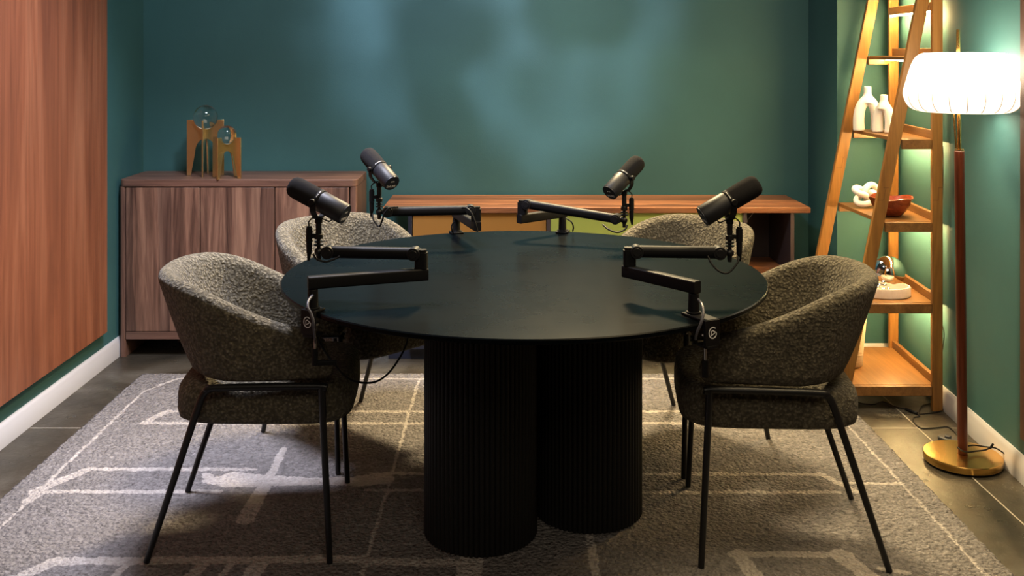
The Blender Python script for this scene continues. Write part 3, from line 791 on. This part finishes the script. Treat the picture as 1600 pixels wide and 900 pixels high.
boom('black boom arm clamped to the front left table edge', (-0.525, 2.765), (-0.50, -0.866), (-0.236, 2.865), (-0.535, 2.905), 0.884)
boom('black boom arm clamped to the front right table edge', (0.503, 2.715), (0.45, -0.89), (0.352, 2.90), (0.638, 2.89), 0.884)
boom('black boom arm clamped to the back left table edge', (-0.192, 3.955), (-0.33, 0.94), (-0.105, 3.665), (-0.452, 3.63), 0.884, mono=False)
boom('black boom arm clamped to the back right table edge', (0.222, 3.965), (0.21, 0.98), (0.062, 3.825), (0.430, 3.68), 0.846, mono=False)
g_ = 0.0365
mic('black microphone at the far left, foam end pointing left', (-0.535, 2.905, 0.884+g_), 1.032, (-0.87, 0.26, 0.41), -1)
mic('black microphone at the far right, foam end pointing right', (0.638, 2.89, 0.884+g_), 1.033, (0.87, 0.10, 0.49), 1)
mic('black microphone on the back left boom arm, white lettered end cap facing forward', (-0.452, 3.63, 0.884+g_), 1.040, (-0.56, 0.64, 0.49), -1)
mic('black microphone on the back right boom arm, white lettered end cap facing forward', (0.430, 3.68, 0.846+g_), 1.003, (0.63, 0.52, 0.55), 1)

def px(u, v, y): return Vector(((u-790)/F*y, y, EYE-(v-82)/F*y))
def cable(label, pts, r=0.0026, m=None, group=None, name='cable', cat_='cable'):
    return tag(link(name, G().tube(cat(pts, 8), r, 8), m or M_rubber, smooth=60), label, cat_, group)
cable('black microphone cable looping under the front left microphone', [px(490, 398, 2.885), px(494, 404, 2.87), px(508, 409, 2.865), px(522, 405, 2.87), px(531, 400.5, 2.875)], 0.0030)
cable('black microphone cable looping under the front right microphone', [px(1153.5, 401, 2.87), px(1152, 411, 2.86), px(1138, 426, 2.85), px(1124, 424, 2.85), px(1112, 412, 2.86), px(1106, 400.5, 2.875)], 0.0030)
cable('black microphone cable looping under the back left microphone', [px(582, 334, 3.60), px(584, 344, 3.59), px(592, 354, 3.585), px(597, 345, 3.58), px(601, 333, 3.575), px(609, 325, 3.575), px(622, 323.5, 3.585)], 0.0032)
cable('black microphone cable looping under the back right microphone', [px(980, 352, 3.65), px(977, 358, 3.64), px(965, 363, 3.63), px(952, 359, 3.64), px(942, 351, 3.67)], 0.0032)
cable('cable running over the elbow of the back left boom arm', [px(722, 325, 3.62), px(729, 325.5, 3.60), px(736, 332, 3.59), px(742, 346, 3.585), px(746, 362, 3.585)], 0.0035)
cable('cable curving down behind the back right boom arm post', [px(884, 341, 3.93), px(893, 347, 3.92), px(896, 355, 3.92), px(895, 361, 3.93)], 0.0030)
cable('cable curving down behind the back left boom arm post', [px(710, 346, 3.90), px(706, 352, 3.90), px(706, 359, 3.90), px(708, 364, 3.91)], 0.0028)
M_cab = mat('grey_cable', (0.10, 0.10, 0.12), 0.4)
cable('grey cable hugging the post of the front left boom arm', [px(488, 462, 2.73), px(482, 470, 2.69), px(481, 480, 2.67), px(486, 490, 2.665), px(490, 504, 2.665), px(491, 520, 2.70), px(493, 535, 2.74)], 0.0035, M_cab)
cable('grey cable hugging the post of the front right boom arm', [px(1091, 468, 2.69), px(1097, 476, 2.64), px(1099, 490, 2.61), px(1095, 506, 2.60), px(1089, 520, 2.61), px(1087, 530, 2.63)], 0.0035, M_cab)
cable('black cable drooping below the table between chair and drum leg', [px(494, 520, 2.86), px(502, 540, 2.86), px(520, 566, 2.86), px(540, 588, 2.88), px(560, 597, 2.92), px(585, 597, 2.97), px(605, 585, 3.03), px(622, 563, 3.08), px(634, 540, 3.12), px(640, 515, 3.14)], 0.0030)

# ------------------------------------------------------------------ ladder shelf
ls = thing('ladder_shelf', 'amber wood ladder shelf with lit shelves against the right wall', 'shelf', (0, 0, FZ))
def lx(z): return 1.365+0.200*z        # outer line of the leaning legs
YN, YFR = 4.13, 4.67                    # near and far frames
LEGH = 1.97
shelves = [0.103, 0.439, 0.770, 1.108, 1.446, 1.782]
def bx(y): return 1.782+0.053*(y-4.13)
for (y, tag_) in ((YN, 'n'), (YFR, 'f')):
    q = bx(y)
    poly = [(lx(0)-0.025, 0.010), (lx(0)+0.025, 0.010), (lx(LEGH)+0.025, LEGH), (lx(LEGH)-0.025, LEGH)]
    M = Matrix(((1, 0, 0, 0), (0, 0, 1, y), (0, 1, 0, 0), (0, 0, 0, 1)))
    dx = 0.0 if y == YN else -0.012
    M[0][3] = dx
    lg = link('leaning_leg', G().prism(poly, 0, 0.024, M), M_ladder, ls, bevel=0.003)
    link('upright_post', G().box((q-0.045, y, 0), (q-0.002, y+0.022, 2.02)), M_ladder, ls, bevel=0.003)
    # finger joints in the timber
    for zj in ((0.83, 1.0) if y == YN else (0.87,)):
        pass
for i, z in enumerate(shelves):
    x0 = lx(z)+0.005; zt = z
    q0, q1 = bx(YN)-0.047, bx(YFR)-0.047
    y0, y1 = YN+0.0245, YFR-0.001
    xe = x0+0.012
    if i == 0: xe = x0-0.01
    g = G().prism([(xe+0.012, y0), (q0+0.035, y0), (q1+0.035, y1), (xe, y1)], zt-0.016, zt)
    link('shelf', g, M_ladder_h, ls, bevel=0.002)
    # near and far aprons between leg and post
    for y in (YN+0.002, YFR+0.002):
        q = bx(y)-0.046; h = 0.040
        xs_ = lx(z)+0.028+(0 if y < 4.4 else -0.012)
        g = G().box((xs_, y, zt-h), (q, y+0.018, zt-0.001))
        link('apron', g, M_ladder_h, ls, bevel=0.0015)
    g = G().prism([(q0+0.014, y0), (q0+0.032, y0), (q1+0.032, y1), (q1+0.014, y1)], zt+0.0005, zt+0.034)
    link('back_lip', g, M_ladder_h, ls, bevel=0.0015)
    if i >= 1:
        led = (q0-0.03 if i else 0)
        o = link('led_strip', G().prism([(q0-0.022, y0+0.02), (q0-0.012, y0+0.02), (q1-0.012, y1-0.02), (q1-0.022, y1-0.02)], zt-0.022, zt-0.0165), M_led, ls)
        o['label'] = 'glowing light strip'
# rear cross bar high up, with its own light strip
q0, q1 = bx(YN)-0.047, bx(YFR)-0.047
link('cross_bar', G().prism([(q0-0.002, YN+0.023), (q0+0.016, YN+0.023), (q1+0.016, YFR-0.001), (q1-0.002, YFR-0.001)], 1.632, 1.668), M_ladder_h, ls, bevel=0.0015)
o = link('led_strip', G().prism([(q0+0.002, YN+0.03), (q0+0.012, YN+0.03), (q1+0.012, YFR-0.01), (q1+0.002, YFR-0.01)], 1.626, 1.6315), M_led, ls); o['label'] = 'glowing light strip'
# finger joint seams on legs and posts
M_seam = mat('joint_seam', (0.10, 0.035, 0.01), 0.7)
g = G()
def seam(x, z, y, w_, up=0.05, sl=0.0):
    yy = y-0.0004
    g.box((x-w_/2, yy, z), (x, yy+0.001, z+0.0015)); g.box((x, yy, z+up), (x+w_/2, yy+0.001, z+up+0.0015))
    g.add([(x, yy, z), (x+0.0015, yy, z), (x+0.0015+sl*up, yy, z+up), (x+sl*up, yy, z+up)], [(0, 1, 2, 3)])
seam(lx(0.86), 0.86, YN, 0.046, 0.05, 0.2); seam(lx(0.95)-0.012, 0.93, YFR, 0.046, 0.05, 0.2)
seam(bx(YN)-0.022, 0.86, YN, 0.040); seam(bx(YFR)-0.022, 0.92, YFR, 0.040)
link('joint_seams', g, M_seam, ls)

# things on the ladder shelf
def remesh(o, v=0.0035, sm=6):
    m = o.modifiers.new('r', 'REMESH'); m.mode = 'VOXEL'; m.voxel_size = v; m.use_smooth_shade = True
    m = o.modifiers.new('s', 'SMOOTH'); m.iterations = sm; m.factor = 0.5
Z3 = FZ+1.108; Z4 = FZ+0.770; Z5 = FZ+0.439; Z0 = FZ+0.103
def arch_vase(label, c, H_, hw, neck_dx=0.0, r=0.026):
    g = G(); zt = H_*0.66
    lg = cat([(-hw, 0, 0.0), (-hw*1.02, 0, H_*0.30), (-hw*0.72, 0, H_*0.56), (0, 0, H_*0.70), (hw*0.72, 0, H_*0.56), (hw*1.02, 0, H_*0.30), (hw, 0, 0.0)], 6)
    rs = [r*(1.0-0.12*math.sin(PI*i/(len(lg)-1))) for i in range(len(lg))]
    g.tube(lg, rs, 18)
    g.lathe([(0.030, H_*0.62), (0.024, H_*0.74), (0.0165, H_*0.84), (0.0160, H_*0.97), (0.0165, H_)], Matrix.Translation((neck_dx, 0, 0)), 24)
    o = link('arch_vase', g, M_ceramic, smooth=180); o.location = c; remesh(o)
    return tag(o, label, 'vase')
arch_vase('taller white two legged arch vase on the ladder shelf', (1.635, 4.585, Z3+0.001), 0.200, 0.037).rotation_euler = (0, 0, -0.2)
arch_vase('shorter white arch vase partly behind the taller vase', (1.668, 4.475, Z3+0.001), 0.167, 0.030, r=0.024).rotation_euler = (0, 0, -0.97)
# knot
pts = []
for i in range(90):
    a = 2*PI*i/90
    pts.append(((0.036+0.021*math.cos(3*a))*math.cos(2*a)*1.15, (0.030+0.019*math.cos(3*a))*math.sin(2*a), 0.0235*math.sin(3*a)))
o = link('ceramic_knot', G().tube(pts, 0.0135, 16, closed=True), M_ceramic, smooth=180)
o.rotation_euler = (math.radians(50), math.radians(-12), 0.4); o.location = (1.612, 4.54, Z4+0.0580)
tag(o, 'white ceramic knot lying beside the wooden bowl', 'ornament')
# bowl
g = G(); n = 64; pr = [(0.030, 0.0), (0.045, 0.004), (0.066, 0.026), (0.082, 0.052), (0.092, 0.078), (0.086, 0.079), (0.076, 0.054), (0.058, 0.026), (0.030, 0.011), (0.001, 0.010)]
vs = []
for r, z in pr:
    for k in range(n):
        a = 2*PI*k/n; q = 1+0.07*math.cos(4*a)*min(1, r/0.08); vs.append((r*q*math.cos(a), r*q*math.sin(a), z+0.005*math.cos(4*a)*(z/0.08)))
fs = [(j*n+k, j*n+(k+1) % n, (j+1)*n+(k+1) % n, (j+1)*n+k) for j in range(len(pr)-1) for k in range(n)]+[tuple(reversed(range(n))), tuple((len(pr)-1)*n+k for k in range(n))]
g.add(vs, fs); o = link('wooden_bowl', g, M_bowl, smooth=70); o.location = (1.632, 4.30, Z4+0.001); o.rotation_euler = (0, 0, 0.3)
tag(o, 'reddish brown wooden bowl with a squarish rim on the ladder shelf', 'bowl')
# fluted tray
g = G(); n = 240; vs = []
def trayring(sc, z, fl=0.0):
    for k in range(n):
        a = 2*PI*k/n; r = 1+fl*abs(math.sin(24*a)); zz = z
        if z > 0.03: zz += -0.010*math.exp(-((a-1.0)/0.25)**2)
        vs.append(((0.103*sc)*r*math.cos(a), (0.076*sc)*r*math.sin(a), zz))
for sc, z, fl in ((0.97, 0, 0.0), (1.0, 0.002, 0.02), (1.0, 0.038, 0.02), (0.985, 0.041, 0), (0.93, 0.041, 0), (0.92, 0.012, 0), (0.3, 0.010, 0)): trayring(sc, z, fl)
fs = [(j*n+k, j*n+(k+1) % n, (j+1)*n+(k+1) % n, (j+1)*n+k) for j in range(6) for k in range(n)]+[tuple(reversed(range(n))), tuple(6*n+k for k in range(n))]
g.add(vs, fs); o = link('fluted_tray', g, M_cream, smooth=50); o.location = (1.598, 4.275, Z5+0.001)
tag(o, 'cream fluted ceramic tray on the ladder shelf', 'tray')
# chrome ornament in the tray
g = G(); rr = random.Random(2)
for (x, y, z, r) in ((-0.03, -0.01, 0.024, 0.011), (-0.008, 0.0, 0.022, 0.010), (-0.05, 0.01, 0.021, 0.009), (-0.020, 0.008, 0.038, 0.011), (-0.042, 0.0, 0.040, 0.010), (-0.030, -0.004, 0.055, 0.009), (-0.012, 0.02, 0.030, 0.009), (-0.055, -0.008, 0.034, 0.008)):
    g.sphere((x, y, z+0.001), r, 20, 12)
o = link('chrome_ornament', g, M_chrome, smooth=80); o.location = (1.615, 4.265, Z5+0.003)
tag(o, 'small cluster of chrome balls lying in the cream tray', 'ornament')
pr = [(0.060, 0.0)]+[(0.073*math.cos(a), 0.062-0.0+0.073*math.sin(a)) for a in [math.radians(-56+(146)*i/24) for i in range(25)]]
pr = [(0.040, 0.0005)]+pr[1:]; pr[-1] = (0.0008, pr[-1][1])
g = G().lathe(pr, n=48); o = link('chrome_globe', g, M_chrome, smooth=60); o.location = (1.668, 4.435, Z5+0.001)
tag(o, 'mirror finish chrome globe behind the cream tray', 'ornament')
# beige vase on the bottom shelf
pr = [(0.060, 0), (0.066, 0.004), (0.072, 0.08), (0.080, 0.17), (0.088, 0.26), (0.090, 0.285), (0.082, 0.285), (0.078, 0.25), (0.06, 0.02), (0.001, 0.015)]
o = link('tall_vase', G().lathe(pr, n=48), M_beige, smooth=60); o.location = (1.484, 4.42, Z0+0.001)
tag(o, 'tall beige textured vase on the bottom shelf behind the front right chair', 'vase')

# ------------------------------------------------------------------ floor lamp
LP = Vector((1.628, 3.615, FZ))
fl = thing('floor_lamp', 'floor lamp with glowing white pleated shade, red wood pole and brass base', 'lamp', LP)
link('base', G().lathe([(0.131, 0.009), (0.132, 0.011), (0.132, 0.030), (0.130, 0.033), (0.02, 0.0345), (0.0005, 0.0345)], n=96), M_brass, fl, smooth=30)
o = link('base_pad', G().lathe([(0.122, 0.0), (0.126, 0.0088)], n=64), M_rubber, fl)
lean = -0.012
def lp(z): return Vector((lean*z/1.1, 0, z))
link('pole', G().cyl(lp(0.0346), lp(1.112), 0.0170, n=28), M_pole, fl, bevel=0.002)
link('collar', G().cyl(lp(1.1125), lp(1.118), 0.0155), M_brass, fl)
g = G().cyl(lp(1.118), lp(1.27), 0.0068, n=20); g.cyl(lp(1.12)+Vector((-0.011, 0, 0)), lp(1.27)+Vector((-0.020, 0, 0)), 0.003)
g.cyl(lp(1.27), lp(1.475), 0.0068, n=20); g.cyl(lp(1.475), lp(1.544), 0.0075, 0.0060, n=20)
link('brass_rod', g, M_brass, fl)
SC = Vector((0.002, 0, 0))
prof = [(0.118, 1.250), (0.152, 1.252), (0.180, 1.264), (0.195, 1.283), (0.2025, 1.305), (0.2015, 1.325), (0.194, 1.352), (0.187, 1.376), (0.180, 1.400), (0.171, 1.424), (0.160, 1.443), (0.143, 1.456), (0.115, 1.461), (0.02, 1.463)]
sh_pts = cat([(r, 0, z) for r, z in prof], 3)
n = 176; nr = 44; vs = []
for p in sh_pts:
    for k in range(n):
        a = 2*PI*k/n; rel = min(1, max(0, (p.x-0.10)/0.06)); r = p.x*0.988+0.0022*rel*(abs(math.sin(nr*a/2))-0.6)
        vs.append((SC.x+r*math.cos(a), r*math.sin(a), p.z))
m_ = len(sh_pts)
fs = [(j*n+k, j*n+(k+1) % n, (j+1)*n+(k+1) % n, (j+1)*n+k) for j in range(m_-1) for k in range(n)]
o = link('lamp_shade', G().add(vs, fs), M_shade, fl, smooth=80)
g = G(); M_rib = mat('shade_rib', (0.45, 0.25, 0.13), 0.7)
NRB = 22
for k in range(NRB):
    a = 2*PI*(k+0.25)/NRB
    pts = [Vector((SC.x+(p.x*0.988+0.0022)*math.cos(a), (p.x*0.988+0.0022)*math.sin(a), p.z)) for p in sh_pts if 1.2545 < p.z < 1.375]
    g.tube(pts, [0.0013*(1-0.6*i/(len(pts)-1)) for i in range(len(pts))], 6)
link('shade_ribs', g, M_rib, o)
# cord wound round the pole foot
cd = [(-0.021, -0.004, 0.058), (-0.012, -0.022, 0.052), (0.010, -0.024, 0.048), (0.040, -0.010, 0.046), (0.078, 0.000, 0.046), (0.100, -0.012, 0.060), (0.118, -0.03, 0.056), (0.137, -0.055, 0.040), (0.1385, -0.062, 0.020), (0.1385, -0.055, 0.005)]
cd2 = [(0.021, 0.006, 0.058), (0.050, 0.018, 0.056), (0.080, 0.012, 0.054), (0.098, -0.006, 0.058)]
g = G().tube(cat(cd, 6), 0.0028, 8); g.tube(cat(cd2, 6), 0.0028, 8)
g.cyl((0.094, -0.006, 0.054), (0.104, -0.010, 0.072), 0.004)
o = link('cord', g, M_rubber, fl); o['label'] = 'black cord wound round the foot of the pole'
# foot switch behind the base and cords on the floor
g = G(); g.prism(rrect(-0.045, -0.024, 0.045, 0.024, 0.018), 0, 0.018); g.cyl((-0.01, 0, 0.018), (-0.01, 0, 0.026), 0.013)
o = link('foot_switch', g, mat('dark_grey_plastic', (0.03, 0.03, 0.032), 0.5), bevel=0.004); o.location = (1.665, 3.80, FZ+0.0005); o.rotation_euler = (0, 0, -1.0)
tag(o, 'dark grey foot switch on the floor behind the lamp base', 'switch')
def fp(u, v, z=0.004):
    y = (EYE-(FZ+z))*F/(v-82); return Vector(((u-790)/F*y, y, FZ+z))
cable('black cord snaking from under the ladder shelf to the floor lamp', [fp(1331, 622), fp(1345, 630), fp(1365, 632), fp(1380, 628), fp(1400, 636), fp(1425, 642), fp(1437, 650), fp(1428, 652), fp(1428, 660), fp(1440, 669), fp(1462, 668.5), fp(1480, 667), fp(1490, 673), fp(1498, 682), fp(1506, 686)], 0.0028)
o = cable('slim black inline adapter on the floor beside the ladder shelf post', [fp(1415, 639, 0.0062), fp(1433, 646, 0.0062)], 0.006, None, None, 'power_adapter', 'adapter')
cable('black cord coiled around the near foot of the ladder shelf', [fp(1433, 646, 0.005), fp(1440, 647), fp(1462, 644.5), fp(1474, 640), fp(1471, 634), fp(1466, 629), fp(1447, 632), fp(1441, 634), fp(1438, 638), fp(1434, 648)], 0.0024)
yw = 4.02
def wp(u, v, y=4.10, off=0.0075):
    # point on the right wall that is seen at pixel column u
    t_ = (u-790)/F; k = (1.755+0.006-0.053*3.41-off)/(t_-0.053); return Vector((t_*k, k, EYE-(v-82)/F*k))
cable('thin black wire running down the right wall behind the ladder shelf post', [wp(1473, 228, off=.006), wp(1474, 260, off=.006), wp(1472, 330, off=.006), wp(1470, 430, off=.006), wp(1469, 490, off=.006), wp(1475, 520, off=.006), wp(1473, 545, off=.006), wp(1468, 575, off=.02), wp(1468, 600, off=.022)], 0.0018)
